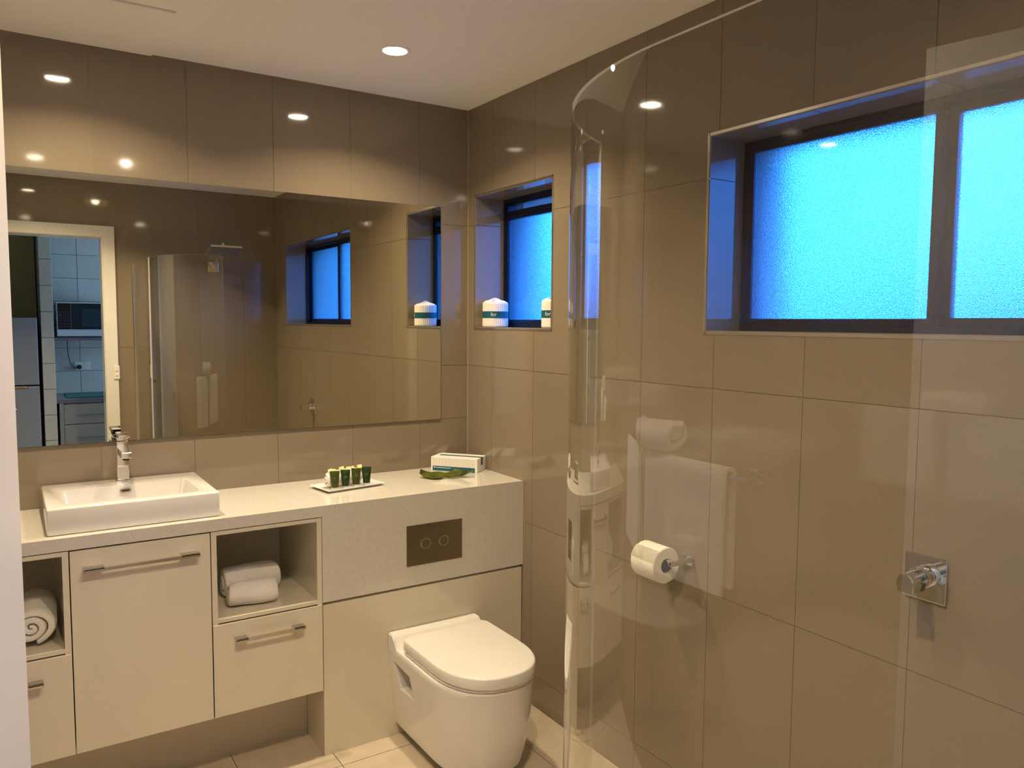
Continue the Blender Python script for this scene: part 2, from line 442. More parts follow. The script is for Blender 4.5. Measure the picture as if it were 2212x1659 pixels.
# outdoors: lawn, hedge, bare tree
lawn = part('lawn', B(.36, 14, -10, 8, -.35, -.30), M['grass'], local=True); lawn['kind'] = 'structure'
def lump(bm, c, r, sub=3, sq=.8, seed=0):
    rr = bmesh.ops.create_icosphere(bm, subdivisions=sub, radius=1)
    for v in rr['verts']:
        p = v.co.copy(); k = 1+.28*noise.noise(p*2.3+Vector((seed, 0, 0)))+.12*noise.noise(p*7+Vector((0, seed, 0)))
        v.co = Vector((c[0]+p.x*r[0]*k, c[1]+p.y*r[1]*k, c[2]+p.z*r[2]*k))
hb = thing('hedge', (5.2, -1.2, -.3), 'dark leafy hedge outside, blurred behind the right window pane', 'hedge')
bm = bmesh.new()
for i in range(9): lump(bm, (5.2+.2*math.sin(i*2.1), -3.0+i*.40, .66), (.42, .42, 1.06+.09*math.sin(i*1.7)), 3, seed=i*3.1)
part('foliage', bm, M['hedge'], hb, smooth=True)
bm = bmesh.new()
for i in range(9): tube(bm, [(5.2, -3.0+i*.40, -.3), (5.22, -2.98+i*.40, .2)], .03, 6)
part('stem', bm, M['bark'], hb, smooth=True)['kind'] = 'stuff'
tb = thing('bare_tree', (2.3, 1.1, -.3), 'thin bare branching tree outside the small window', 'tree')
bm = bmesh.new(); rnd = random.Random(3)
def branch(p, d, L, r, lev):
    q = p+d*L; m = (p+q)/2+Vector((rnd.uniform(-.04, .04), rnd.uniform(-.04, .04), 0))*L
    tube(bm, [p, m, q], [r, r*.8, r*.6], 6)
    if lev:
        for k in range(3 if lev > 1 else 4):
            nd = (d+Vector((rnd.uniform(-.7, .7), rnd.uniform(-.8, .8), rnd.uniform(-.1, .5)))).normalized()
            branch(p+(q-p)*rnd.uniform(.5, 1), nd, L*rnd.uniform(.5, .75), r*.5, lev-1)
branch(Vector((2.3, 1.1, -.3)), Vector((0, 0, 1)), 1.9, .035, 4)
part('branches', bm, M['bark'], tb, smooth=True)

# ------------------------------------------------------------------ door, frame, kitchen shell
dr = bpy.data.objects.new('door_1', None); COL.objects.link(dr); dr['kind'] = 'structure'
hp = Vector((-1.862, -2.855, 0)); ep = Vector((-1.7005, -2.115, 0)); dv = (ep-hp); L = dv.length
dr.location = (hp.x, hp.y, 0); dr.rotation_euler = (0, 0, math.atan2(dv.y, dv.x))
part('leaf', B(0, L, 0, .035, 
          .012, 2.035, .0015, 1), M['door_paint'], dr, local=True)
bm = bmesh.new()
for s in (-1, 1):
    yb = .035 if s > 0 else 0
    lathe(bm, [(.026, 0), (.026, s*.006), (.011, s*.008), (.011, s*.028), (.024, s*.036), (.026, s*.046), (.020, s*.056), (0.0, s*.058)], (L-.065, yb, 1.0), 28, 'y')
part('door_knob', bm, M['chrome'], dr, local=True, smooth=True)
for z in (.25, 1.8):
    bm = bmesh.new(); tube(bm, [(0, -.006, z-.05), (0, -.006, z+.05)], .006, 10); part('hinge', bm, M['chrome'], dr, local=True)

fr = bpy.data.objects.new('trim_2', None); COL.objects.link(fr); fr.location = ((DX0+DX1)/2, -DW-.065, 0); fr['kind'] = 'structure'
part('jamb', B(DX0-.02, DX0, -DW-.135, -DW+.005, 0, DZ), M['white_paint'], fr)
part('jamb', B(DX1, DX1+.02, -DW-.135, -DW+.005, 0, DZ), M['white_paint'], fr)
part('head_jamb', B(DX0-.02, DX1+.02, -DW-.135, -DW+.005, DZ, DZ+.02), M['white_paint'], fr)
AW = .073
for yb, s in ((-DW+.005, 1), (-DW-.135, -1)):
    for xa, sg in ((DX0-.005, -1), (DX1+.005, 1)):
        bm = bmesh.new()
        xo = xa+sg*AW
        if sg < 0 and s > 0: xo = max(xo, LW+.002)
        prism(bm, [(xa, 0), (xo, 0), (xo, DZ+.005+AW), (xa, DZ+.005)], 'y', yb, yb+s*.016)
        part('architrave', bm, M['white_paint'], fr)
    bm = bmesh.new(); xl = max(DX0-.005-AW, LW+.002) if s > 0 else DX0-.005-AW
    prism(bm, [(DX0-.005, DZ+.005), (DX1+.005, DZ+.005), (DX1+.005+AW, DZ+.005+AW), (xl, DZ+.005+AW)], 'y', yb, yb+s*.016)
    part('architrave', bm, M['white_paint'], fr)
part('strike_plate', B(DX1-.001, DX1+.001, -DW-.07, -DW-.045, .96, 1.03), M['steel'], fr, label='dark metal strike plate')

sw = thing('light_switch', (-1.075, -DW+.021, 1.115), 'small white two-gang light switch on the door frame, seen in the mirror', 'switch')
part('plate', B(-1.093, -1.057, -DW+.021, -DW+.029, 1.115, 1.205, .003), M['plastic'], sw)
for z in (1.178, 1.145):
    r_ = part('rocker', B(-1.082, -1.068, -DW+.029, -DW+.033, z-.009, z+.009, .002), M['print_white'], sw)

KY = -4.79
kw = slab('wall_kitchen_rear', 'y', KY-.15, KY-.004, (-3.6, .9, 0, 2.6), [], M['mortar'])
KX = [-1.146+.4*k for k in range(-1, 5)]; KZ = [.065+.2*k for k in range(0, 13)]
tiles(kw, 'y', KY, -1, [-1.46]+KX[1:], KZ, [], M['block'], name='block', tname='block', gap=.004)
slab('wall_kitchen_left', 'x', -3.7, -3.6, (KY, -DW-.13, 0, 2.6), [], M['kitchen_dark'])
KWIN = (-4.5, -3.35, 1.0, 2.1)
kr = slab('wall_kitchen_right', 'x', .9, 1.05, (KY, -DW-.13, 0, 2.6), [], M['block'])
slab('wall_kitchen_front', 'y', -DW-.14, -DW-.13, (-3.6, .9, 0, 2.6), [(DX0-.02, DX1+.02, -1, DZ+.02)], M['block'])
slab('floor_kitchen', 'z', -.06, 0, (-3.6, .9, KY, -DW-.13), [], M['floor_tile'])
slab('ceiling_kitchen', 'z', 2.6, 2.7, (-3.6, .9, KY, -DW-.13), [], M['ceiling'])
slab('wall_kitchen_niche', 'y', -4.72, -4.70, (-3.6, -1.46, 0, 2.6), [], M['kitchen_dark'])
# block nib
nib = slab('wall_kitchen_nib', 'y', KY, -4.046, (-1.452, -1.377, 0, 2.6), [], M['mortar'])
NZ = [-.03+.2*k for k in range(0, 14)]; NZ[0] = 0; NZ[-1] = 2.59
sh = None
for i in range(len(NZ)-1):
    bm = bmesh.new(); box(bm, -1.456, -1.372, -4.42, -4.04, NZ[i]+.002, NZ[i+1]-.002, .002, 1)
    part('block', bm, M['block'], nib)

# fridge
f = thing('fridge', (-1.79, -4.3, 0), 'tall pale blue-grey two-door fridge beyond the doorway, seen in the mirror', 'fridge')
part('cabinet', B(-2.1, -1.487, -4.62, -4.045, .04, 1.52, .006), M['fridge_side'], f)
part('door', B(-2.1, -1.483, -4.045, -4.0, .06, 1.000, .006), M['fridge'], f)
dd = part('door', B(-2.1, -1.483, -4.045, -4.0, 1.012, 1.523, .006), M['fridge'], f)
part('handle', B(-2.06, -1.553, -4.003, -3.992, .985, 1.002, .003), M['steel'], f, label='dark grip recess at door split')
for x in (-2.05, -1.53):
    bm = bmesh.new(); lathe(bm, [(.02, 0), (.02, .04)], (x, -4.1, 0), 12); part('foot', bm, M['dark'], f)

# shelf + microwave
sh = part('wall_shelf', B(-1.37, -.55, KY+.001, -4.36, 1.341, 1.364), M['bench']); tag(sh, 'dark wall shelf under the microwave, seen in the mirror', 'shelf')
mw = thing('microwave', (-1.09, -4.56, 1.366), 'white microwave with black door on the wall shelf, seen in the mirror', 'microwave')
part('body', B(-1.331, -.845, -4.74, -4.412, 1.372, 1.652, .004), M['mw_white'], mw)
part('door', B(-1.227, -.85, -4.412, -4.40, 1.43, 1.643, .002), M['black_glass'], mw)
part('window', B(-1.15, -.90, -4.3995, -4.397, 1.45, 1.60), M['mw_window'], mw, label='blue-grey viewing window')
part('control_panel', B(-1.325, -1.231, -4.412, -4.401, 1.43, 1.643, .001), M['black_glass'], mw)
bm = bmesh.new()
for i in range(3):
    for j in range(6): box(bm, -1.315+i*.027, -1.295+i*.027, -4.401, -4.3995, 1.445+j*.024, 1.458+j*.024)
k_ = part('button', bm, M['mw_window'], mw); k_['kind'] = 'stuff'
for x in (-1.3, -.88):
    for y in (-4.7, -4.44):
        bm = bmesh.new(); lathe(bm, [(.01, 0), (.01, .008)], (x, y, 1.3645), 8); part('foot', bm, M['dark'], mw)
so = thing('power_socket', (-1.13, KY, 1.07), 'white double power socket on the blockwork under the shelf', 'socket')
part('plate', B(-1.19, -1.075, KY, KY+.008, 1.075, 1.145, .002), M['plastic'], so)
for x in (-1.155, -1.108): part('rocker', B(x-.006, x+.006, KY+.008, KY+.011, 1.122, 1.136, .001), M['print_white'], so)
bm = bmesh.new(); lathe(bm, [(.017, .011), (.019, .02), (.016, .04), (.006, .044)], (-1.155, KY, 1.10), 16, 'y')
part('plug', bm, M['dark'], mw, smooth=True)
pts = []
for i in range(17):
    t = i/16; x = -1.245+.09*(t**3)+.004; z = 1.34-.26*math.sin(t*math.pi/2)+.02*max(0, t-.8)*5; pts.append((x, KY+.03, z))
bm = bmesh.new(); tube(bm, pts, .0035, 6); part('cable', bm, M['dark'], mw, smooth=True)

# kitchen bench with drawers
kb = part('kitchen_benchtop', B(-1.37, .5, KY+.001, -4.195, .842, .877, .003), M['bench']); tag(kb, 'dark grey kitchen benchtop beyond the doorway, seen in the mirror', 'benchtop')
kc = thing('kitchen_drawer_unit', (-.9, -4.5, 0), 'grey kitchen drawer unit under the dark benchtop, seen in the mirror', 'cabinet')
part('carcass', B(-1.345, .48, KY+.01, -4.222, .1, .841), M['grey_laminate'], kc)
part('kick', B(-1.33, .46, KY+.01, -4.27, 0, .1), M['dark'], kc)
part('end_panel', B(-1.346, -1.317, -4.222, -4.2, .1, .841), M['grey_laminate'], kc)
zs = [.833, .668, .49, .30, .11]
for i in range(4):
    d_ = part('drawer', B(-1.314, -.62, -4.222, -4.203, zs[i+1]+.003, zs[i]-.003, .001, 1), M['grey_laminate'], kc)
    bm = bmesh.new(); zc = zs[i]-.09 if i == 0 else zs[i]-.11
    tube(bm, [(-1.22, -4.203, zc), (-1.22, -4.18, zc), (-.82, -4.18, zc), (-.82, -4.203, zc)], .005, 8)
    part('handle', bm, M['steel'], d_)
part('door_panel', B(-.615, .47, -4.222, -4.203, .113, .83, .001, 1), M['grey_laminate'], kc)
dm = part('drying_mat', B(-1.29, -.85, -4.66, -4.26, .8775, .889, .004), M['teal_mat']); tag(dm, 'teal mat lying on the kitchen benchtop, seen in the mirror', 'mat')

kl = bpy.data.lights.new('kitchen_window_light', 'AREA'); kl.shape = 'RECTANGLE'; kl.size = 1.0; kl.size_y = 1.2; kl.energy = 24; kl.color = (.30, .55, 1)
ko = bpy.data.objects.new('kitchen_window_light', kl); COL.objects.link(ko); ko.location = (.86, -3.9, 1.45); ko.rotation_euler = (0, math.radians(90), 0)

# ------------------------------------------------------------------ ceiling fittings
def downlight(loc, label, k=1.0, proto=[None]):
    if proto[0] is None:
        t = thing('downlight', (0, 0, 0), label, 'light', 'recessed ceiling downlights')
        bm = bmesh.new(); lathe(bm, [(.039, -.001), (.041, -.004), (.050, -.003), (.052, 0), (.039, 0)], (0, 0, 0), 40)
        part('bezel', bm, M['print_white'], t, local=True, smooth=True)
        bm = bmesh.new(); lathe(bm, [(.0, -.0015), (.040, -.0015), (.040, 0), (0, 0)], (0, 0, 0), 40)
        part('diffuser', bm, M['lamp'], t, local=True)
        proto[0] = t
    else:
        t = dup(proto[0], (0, 0, 0), label)
    t.location = loc
    l = bpy.data.lights.new('lamp', 'AREA'); l.shape = 'DISK'; l.size = .074; l.energy = LAMP_W*k; l.color = WARM; l.spread = math.radians(132)
    o = bpy.data.objects.new('lamp', l); COL.objects.link(o); o.location = (loc[0], loc[1], H-.0045)
    return t
downlight((-.575, -.51, H), 'round white recessed downlight in the ceiling above the toilet')
downlight((-1.50, -.48, H), 'recessed downlight above the basin, seen reflected in the tiles over the mirror')
downlight((-1.52, -2.20, H), 'recessed downlight near the doorway, lowest left reflection in the tiles over the mirror', .7)

hu = thing('heat_lamp_unit', (-1.085, -2.0, H), 'oval ceiling fitting with a bright centre light between two amber heat lamps', 'light')
bm = bmesh.new()
pl = [(.235*math.cos(a)*(1 if True else 1), .105*math.sin(a)) for a in [2*math.pi*k/40 for k in range(40)]]
prism(bm, [(-1.085+p[0], -2.0+p[1]) for p in pl], 'z', H-.012, H)
part('plate', bm, M['print_white'], hu)
for dx in (-.115, .115):
    bm = bmesh.new(); lathe(bm, [(.0, -.075), (.03, -.07), (.055, -.05), (.062, -.03), (.05, -.012), (0, -.012)], (-1.085+dx, -2.0, H), 28)
    part('heat_lamp', bm, M['bulb'], hu, smooth=True)
bm = bmesh.new(); lathe(bm, [(0, -.036), (.014, -.034), (.022, -.026), (.025, -.012), (0, -.012)], (-1.085, -2.0, H), 28)
part('centre_lamp', bm, M['lamp'], hu)
l = bpy.data.lights.new('lamp', 'AREA'); l.shape = 'DISK'; l.size = .046; l.energy = LAMP_W*1.2; l.color = WARM; l.spread = math.radians(132)
o = bpy.data.objects.new('lamp', l); COL.objects.link(o); o.location = (-1.085, -2.0, H-.0375)
hp_ = part('ceiling_access_panel', B(-1.85, -1.246, -.447, -.001, H-.006, H, .0008, 1), M['ceiling']); tag(hp_, 'flush white access hatch in the ceiling, top left corner above the mirror', 'hatch')

# ------------------------------------------------------------------ mirror
bm = bmesh.new(); box(bm, -1.935, -.1375, -.006, -.0005, 1.0935, 1.9928)
for f_ in bm.faces: f_.material_index = 0 if f_.normal.y < -.5 or f_.calc_center_median().y < -.0055 else 1
mi = part('wall_mirror', bm, [M['mirror'], M['dark']]); tag(mi, 'wide frameless rectangular mirror on the tiled wall above the vanity', 'mirror')

# ------------------------------------------------------------------ vanity
YF = -.447; YD = -.445     # front of stone / doors
XV, XD, XL, XW = -.8232, -1.184, -1.5715, -1.944
ZB, ZT = .2395, .8455
st = thing('stone_benchtop', (-.98, -.22, .8486), 'long speckled white stone benchtop with a deep front panel behind the toilet', 'benchtop')
part('slab', B(LW+.001, -.001, YF, -.001, .8486, .8862), M['stone'], st)
part('front_panel', B(XV, -.001, YF, YF+.02, .55, .8486), M['stone'], st)
dp = thing('toilet_duct_panel', (-.41, -.2, 0), 'glossy cream boxed panel behind the toilet, below the stone front', 'panel')
part('panel', B(XV+.003, -.001, YF+.009, -.001, 0, .538, .0006, 1), M['cream'], dp)
part('rail', B(XV+.004, -.003, YF+.022, -.003, .538, .5495), M['cream_in'], dp)

def bar_handle(parent, x0, x1, zc, yb):
    """flat bar on a thin back, thicker pads at both ends like the photo"""
    bm = bmesh.new()
    box(bm, x0, x1, yb-.034, yb-.027, zc-.0055, zc+.0055, .0008, 1)
    for a, b in ((x0, x0+(x1-x0)*.17), (x1-(x1-x0)*.17, x1)):
        box(bm, a, b, yb-.034, yb, zc+.001, zc+.0055, .0006, 1)
    part('handle', bm, M['steel_handle'], parent, label='satin metal bar handle')

def open_unit(x0, x1, label, side='r'):
    t = thing('vanity_unit', ((x0+x1)/2, -.2, ZB), label, 'cabinet'); g = .0015; b = .0165
    x0 += g; x1 -= g
    part('side_panel', B(x0, x0+b, YD, -.004, ZB, ZT), M['cream'], t); part('side_panel', B(x1-b, x1, YD, -.004, ZB, ZT), M['cream'], t)
    part('top_panel', B(x0+b, x1-b, YD, -.004, .833, ZT), M['cream'], t)
    part('shelf', B(x0+b, x1-b, YD, -.004, .548, .560), M['cream'], t)
    part('back_panel', B(x0+b, x1-b, -.012, -.004, .56, .833), M['cream_in'], t)
    part('base_panel', B(x0+b, x1-b, -.42, -.004, ZB, ZB+.016), M['cream_in'], t)
    # drawer front proud of sides
    d = part('drawer', B(x0, x1, YD-.001-.0, YD+.018, ZB, .5425, .0008, 1), M['cream'], t)
    return t, d
# cut side panels below shelf are covered by drawer fronts: pull drawer fronts 1.5 mm proud
v3, d3 = open_unit(XD, XV, 'cream vanity unit beside the stone panel, open shelf of folded towels over a drawer')
bar_handle(d3, -1.118, -.894, .4885, YD-.001)
v1, d1 = open_unit(XW, XL, 'cream vanity unit at far left, open shelf with rolled towel over a drawer')
bar_handle(d1, -1.87, -1.646, .4805, YD-.001)
v2 = thing('vanity_unit', ((XL+XD)/2, -.2, ZB), 'cream vanity cupboard with one tall door and long handle under the basin', 'cabinet')
part('carcass', B(XL+.002, XD-.002, -.424, -.004, ZB, .843), M['cream_in'], v2)
d2 = part('door', B(XL+.0015, XD-.0015, YD-.001, YD+.018, ZB, .8435, .0008, 1), M['cream'], v2)
bar_handle(d2, -1.538, -1.221, .789, YD-.001)
kp = part('kick_panel', B(LW+.002, XV+.003-.001, -.253, -.235, 0, ZB-.001), M['cream_in']); tag(kp, 'recessed cream kick panel under the vanity units', 'panel')

# ------------------------------------------------------------------ flush plate
fp = thing('flush_plate', (-.395, YF, .624), 'brushed steel dual flush plate on the speckled stone panel', 'flush plate')
part('plate', B(-.510, -.281, YF-.004, YF, .623, .773, .0008, 1), M['steel'], fp)
for x in (-.4355, -.361):
    bm = bmesh.new(); lathe(bm, [(.0, -.0055), (.0155, -.0055), (.0165, -.0045), (.0165, -.004), (0, -.004)], (x, YF, .701), 32, 'y')
    bt = part('button', bm, M['steel'], fp, smooth=True)
    bm = bmesh.new(); lathe(bm, [(.0165, -.004), (.0165, -.0075), (.0195, -.0075), (.0195, -.004), (.0165, -.004)], (x, YF, .701), 32, 'y')
    part('button_ring', bm, M['chrome'], bt, smooth=True, label='polished ring')

# ------------------------------------------------------------------ toilet
TX, TY = -.400, YF+.009
to = thing('toilet', (TX, TY-.25, 0), 'white wall-hung toilet with closed rounded lid', 'toilet')
def dshape(hw, yb, yf, n=26, p=2.3, rb=0):
    """D outline: back at yb, front at yf (yf<yb), half width hw"""
    ys = yf+min(hw*1.28, yb-yf-.02)
    pts = []
    if rb:
        for k in range(6):
            a = math.pi/2*k/5; pts.append((TX+hw-rb+rb*math.sin(a), yb-rb+rb*math.cos(a)))
    else: pts.append((TX+hw, yb))
    for k in range(n+1):
        a = math.pi*k/n; c, s = math.cos(a), math.sin(a)
        pts.append((TX+hw*math.copysign(abs(c)**(2/p), c), ys-(ys-yf)*abs(s)**(2/p)))
    if rb:
        for k in range(6):
            a = math.pi/2*k/5; pts.append((TX-hw+rb-rb*math.cos(a), yb-rb+rb*math.sin(a)))
    else: pts.append((TX-hw, yb))
    return pts
def loft(bm, secs):
    rings = [[bm.verts.new((p[0], p[1], z)) for p in pl] for pl, z in secs]
    n = len(rings[0])
    for i in range(len(rings)-1):
        for k in range(n): bm.faces.new((rings[i][k], rings[i][(k+1) % n], rings[i+1][(k+1) % n], rings[i+1][k]))
    bm.faces.new(rings[0][::-1]); bm.faces.new(rings[-1])
bm = bmesh.new()
prof = [(.042, .142, .900), (.048, .151, .925), (.10, .159, .942), (.18, .167, .957), (.26, .174, .967), (.325, .1785, .973), (.342, .180, .976), (.348, .177, .972)]
loft(bm, [(dshape(hw, TY, -yf), z) for z, hw, yf in prof])
pan = part('pan', bm, M['ceramic'], None, smooth=True, local=True)
bm = bmesh.new()
for s in (-1, 1):
    prism(bm, [(-.482, .300), (-.606, .290), (-.632, .222), (-.628, .212), (-.515, .208)], 'x', TX+s*.1, TX+s*.3)
boolean(pan, bm)
pan.parent = to; pan.data.transform(Matrix.Translation(-to.location))
bm = bmesh.new(); prism(bm, [(TY, .34), (TY, .392), (-.474, .392), (-.490, .378), (-.502, .354), (-.515, .347), (-.515, .34)], 'x', TX-.181, TX+.181)
bmesh.ops.bevel(bm, geom=[e_ for e_ in bm.edges], offset=.0035, segments=2, affect='EDGES')
part('ledge', bm, M['ceramic'], to, smooth=True)
def lidmesh(z0, z1, hw, yb, yf, r):
    bm = bmesh.new(); secs = []
    for k in range(5):
        a = math.pi/2*k/4; ins = r*(1-math.sin(a)) if k < 4 else 0
        secs.append((dshape(hw-r*(1-math.sin(a))*.6, yb-r*(1-math.sin(a))*.5, yf+r*(1-math.sin(a))*.6, rb=.03), z0+r*.5*(1-math.cos(a))))
    for k in range(1, 6):
        a = math.pi/2*k/5
        secs.append((dshape(hw-r*(1-math.cos(a)), yb-r*(1-math.cos(a)), yf+r*(1-math.cos(a)), rb=.03), z1-r+r*math.sin(a)))
    loft(bm, secs); return bm
part('seat', lidmesh(.351, .3605, .169, -.535, -.978, .003), M['print_white'], to, smooth=True)
part('lid', lidmesh(.3625, .402, .1725, -.528, -.987, .009), M['ceramic'], to, smooth=True)
for s in (-1, 1):
    bm = bmesh.new(); tube(bm, [(TX+s*.075-.02, -.522, .362), (TX+s*.075+.02, -.522, .362)], .009, 12); part('hinge', bm, M['chrome'], to, smooth=True)

# ------------------------------------------------------------------ basin + tap
BX0, BX1, BYB, BYF, BZ0, BZ1 = -1.622, -1.145, -.024, -.413, .8865, .966
bs = thing('basin', ((BX0+BX1)/2, -.22, BZ0), 'white rectangular counter basin on the stone benchtop', 'basin')
bowl = part('bowl', B(BX0, BX1, BYF, BYB, BZ0, BZ1, .006, 3), M['ceramic'], None, smooth=True, local=True)
bm = bmesh.new(); a = (-1.577, -1.192, -.378, -.138)
vs = box(bm, a[0], a[1], a[2], a[3], BZ0+.012, BZ1+.03)
for v in vs:
    if v.co.z < .93:
        cx_, cy_ = (a[0]+a[1])/2, (a[2]+a[3])/2
        v.co.x = cx_+(v.co.x-cx_)*.91; v.co.y = cy_+(v.co.y-cy_)*.90
bmesh.ops.bevel(bm, geom=[e_ for e_ in bm.edges if min(v.co.z for v in e_.verts) < .95], offset=.012, segments=3, affect='EDGES')
boolean(bowl, bm)
bowl.parent = bs; bowl.data.transform(Matrix.Translation(-bs.location))
bm = bmesh.new()
sl = []
for k in range(20):
    a_ = 2*math.pi*k/20; sl.append((-1.385+(.011 if math.cos(a_) > 0 else -.011)+.0065*math.cos(a_), .9475+.0065*math.sin(a_)))
prism(bm, sl, 'y', -.1455, -.150)
part('overflow_ring', bm, M['steel'], bs, label='steel overflow slot')
sl = [(-1.385+(p[0]+1.385)*.72, .9475+(p[1]-.9475)*.5) for p in sl]
bm = bmesh.new(); prism(bm, sl, 'y', -.150, -.1505); part('overflow_hole', bm, M['dark'], bs)
bm = bmesh.new(); lathe(bm, [(.0, .006), (.018, .006), (.022, .003), (.022, 0), (0, 0)], (-1.385, -.258, BZ0+.0125), 24); part('waste', bm, M['chrome'], bs, smooth=True)

tp = thing('basin_tap', (-1.383, -.062, BZ1), 'square chrome mixer tap standing on the basin back edge', 'tap')
tx0, tx1, ty0, ty1 = -1.401, -1.365, -.083, -.043
part('base_ring', B(tx0-.003, tx1+.003, ty0-.003, ty1+.003, BZ1, BZ1+.004, .001, 1), M['chrome'], tp)
part('body', B(tx0, tx1, ty0, ty1, BZ1+.004, 1.102, .002), M['chrome'], tp)
bm = bmesh.new(); box(bm, tx0+.003, tx1-.003, ty0-.098, ty0+.002, 1.058, 1.078, .002)
sp = part('spout', bm, M['chrome'], tp)
bm = bmesh.new(); lathe(bm, [(.011, 0), (.011, -.006), (.008, -.006), (.008, 0)], (-1.383, ty0-.084, 1.058), 20); part('aerator', bm, M['dark'], sp)
part('cartridge', B(tx0+.002, tx1-.002, ty0+.002, ty1-.002, 1.104, 1.112, .001), M['chrome'], tp)
bm = bmesh.new(); box(bm, tx0, tx1, ty0-.055, ty1, 1.112, 1.121, .0015)
for v in bm.verts: v.co.z += max(0, -(v.co.y-ty1))*.10
box(bm, tx0, tx1, ty0, ty1, 1.110, 1.130, .0015)
part('lever', bm, M['chrome'], tp)

# ------------------------------------------------------------------ shower screen
GT = .0065; GH = 1.885
path = [(-.955, -DW+.012), (-.955, -2.18)]
R_ = .56
for k in range(1, 29):
    th = math.radians(63.4)*k/28; path.append((-.955+R_*(1-math.cos(th)), -2.18+R_*math.sin(th)))
def ribbon(path, t, z0, z1, endm=1):
    bm = bmesh.new(); P = [Vector((*p, 0)) for p in path]; L0, L1, U0, U1 = [], [], [], []
    for i, p in enumerate(P):
        d = (P[min(i+1, len(P)-1)]-P[max(i-1, 0)]).normalized(); nn = Vector((d.y, -d.x, 0))
        for s, lo, hi in ((-.5, L0, U0), (.5, L1, U1)):
            lo.append(bm.verts.new(p+nn*t*s+Vector((0, 0, z0)))); hi.append(bm.verts.new(p+nn*t*s+Vector((0, 0, z1))))
    for i in range(len(P)-1):
        for q, mi_ in (((L0[i], L0[i+1], U0[i+1], U0[i]), 0), ((L1[i+1], L1[i], U1[i], U1[i+1]), 0), ((U0[i], U0[i+1], U1[i+1], U1[i]), 1), ((L0[i+1], L0[i], L1[i], L1[i+1]), 1)):
            bm.faces.new(q).material_index = mi_
    bm.faces.new((L0[0], U0[0], U1[0], L1[0])).material_index = 1; bm.faces.new((L0[-1], L1[-1], U1[-1], U0[-1])).material_index = endm
    return bm
ss = thing('shower_screen', (-.86, -2.2, 0), 'frameless clear glass shower screen with a curved end', 'shower screen')
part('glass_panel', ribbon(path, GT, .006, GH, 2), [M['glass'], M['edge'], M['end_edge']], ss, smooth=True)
bm = bmesh.new(); box(bm, -.967, -.961, -DW+.001, -DW+.024, .004, GH); box(bm, -.949, -.943, -DW+.001, -DW+.024, .004, GH); box(bm, -.961, -.949, -DW+.001, -DW+.010, .004, GH)
part('wall_channel', bm, M['alu_trim'], ss, label='thin satin aluminium wall channel')
part('sill_channel', ribbon([(p[0], p[1]) for p in path], .018, .0005, .006), [M['alu_trim'], M['alu_trim']], ss)

# shower head
sd = thing('rain_shower', (-.44, -DW, 1.88), 'square chrome rain shower head on a wall arm, seen in the mirror', 'shower head')
part('wall_plate', B(-.475, -.405, -DW+.001, -DW+.012, 1.85, 1.92, .002), M['chrome'], sd)
bm = bmesh.new(); tube(bm, [(-.44, -DW+.01, 1.885), (-.44, -DW+.12, 1.93), (-.445, -DW+.31, 2.022), (-.448, -2.52, 2.022), (-.448, -2.512, 2.0)], .010, 14)
part('arm', bm, M['chrome'], sd, smooth=True)
bm = bmesh.new(); lathe(bm, [(0, .018), (.012, .016), (.018, .006), (.018, -.006), (.010, -.02), (0, -.02)], (-.448, -2.510, 2.005), 20)
part('ball_joint', bm, M['chrome'], sd, smooth=True)
def tilt(bm):
    bmesh.ops.rotate(bm, verts=bm.verts, cent=(-.448, -2.511, 1.982), matrix=Matrix.Rotation(math.radians(12), 3, 'X')); return bm
hd = part('head', tilt(B(-.548, -.348, -2.61, -2.412, 1.968, 1.982, .002)), M['chrome'], sd)
part('spray_face', tilt(B(-.538, -.358, -2.60, -2.422, 1.9655, 1.968)), M['bench'], hd)

# shower mixer
mxr = thing('shower_mixer', (0, -2.055, .897), 'chrome shower mixer with square plate and lever on the tiled wall', 'mixer')
part('wall_plate', B(-.007, -.0005, -2.104, -2.008, .898, 1.0, .0015), M['chrome'], mxr)
bm = bmesh.new(); lathe(bm, [(.0245, -.007), (.0245, -.030), (.022, -.034), (0, -.034)], (0, -2.056, .952), 36, 'x')
part('cartridge', bm, M['chrome'], mxr, smooth=True)
bm = bmesh.new()
arc = [(-2.056+.019*math.cos(a_), .952+.019*math.sin(a_)) for a_ in [math.pi*k/12 for k in range(13)]]
prism(bm, arc+[(-2.056-.019, .930), (-2.056+.019, .930)], 'x', -.034, -.086)
bmesh.ops.bevel(bm, geom=[e_ for e_ in bm.edges], offset=.002, segments=2, affect='EDGES')
part('lever', bm, M['chrome'], mxr, smooth=True)

# ------------------------------------------------------------------ toilet roll + holder
hy = -1.345
hl = thing('toilet_roll_holder', (0, hy, .80), 'chrome toilet roll holder arm on the right-hand tiled wall', 'holder')
part('wall_plate', B(-.008, -.0005, hy-.016, hy+.045, .786, .816, .001), M['chrome'], hl)
bm = bmesh.new(); box(bm, -.082, -.008, hy-.006, hy+.006, .794, .808, .001); part('arm', bm, M['chrome'], hl)
part('spindle', B(-.082, -.068, hy-.004, -1.195, .796, .809, .001), M['chrome'], hl)
tr_ = thing('toilet_roll', (-.075, -1.27, .732), 'unwrapped white toilet roll on the wall holder', 'toilet roll')
rz_ = .790
bm = bmesh.new(); lathe(bm, [(.0215, -.05), (.052, -.05), (.0545, -.047), (.0545, .047), (.052, .05), (.0215, .05), (.0215, -.05)], (-.075, -1.272, rz_), 48, 'y')
part('paper', bm, M['paper'], tr_, smooth=True)
bm = bmesh.new(); lathe(bm, [(.0205, -.0495), (.0214, -.0495), (.0214, .0495), (.0205, .0495), (.0205, -.0495)], (-.075, -1.272, rz_), 32, 'y')
part('core', bm, M['grey_laminate'], tr_, smooth=True)
bm = bmesh.new()
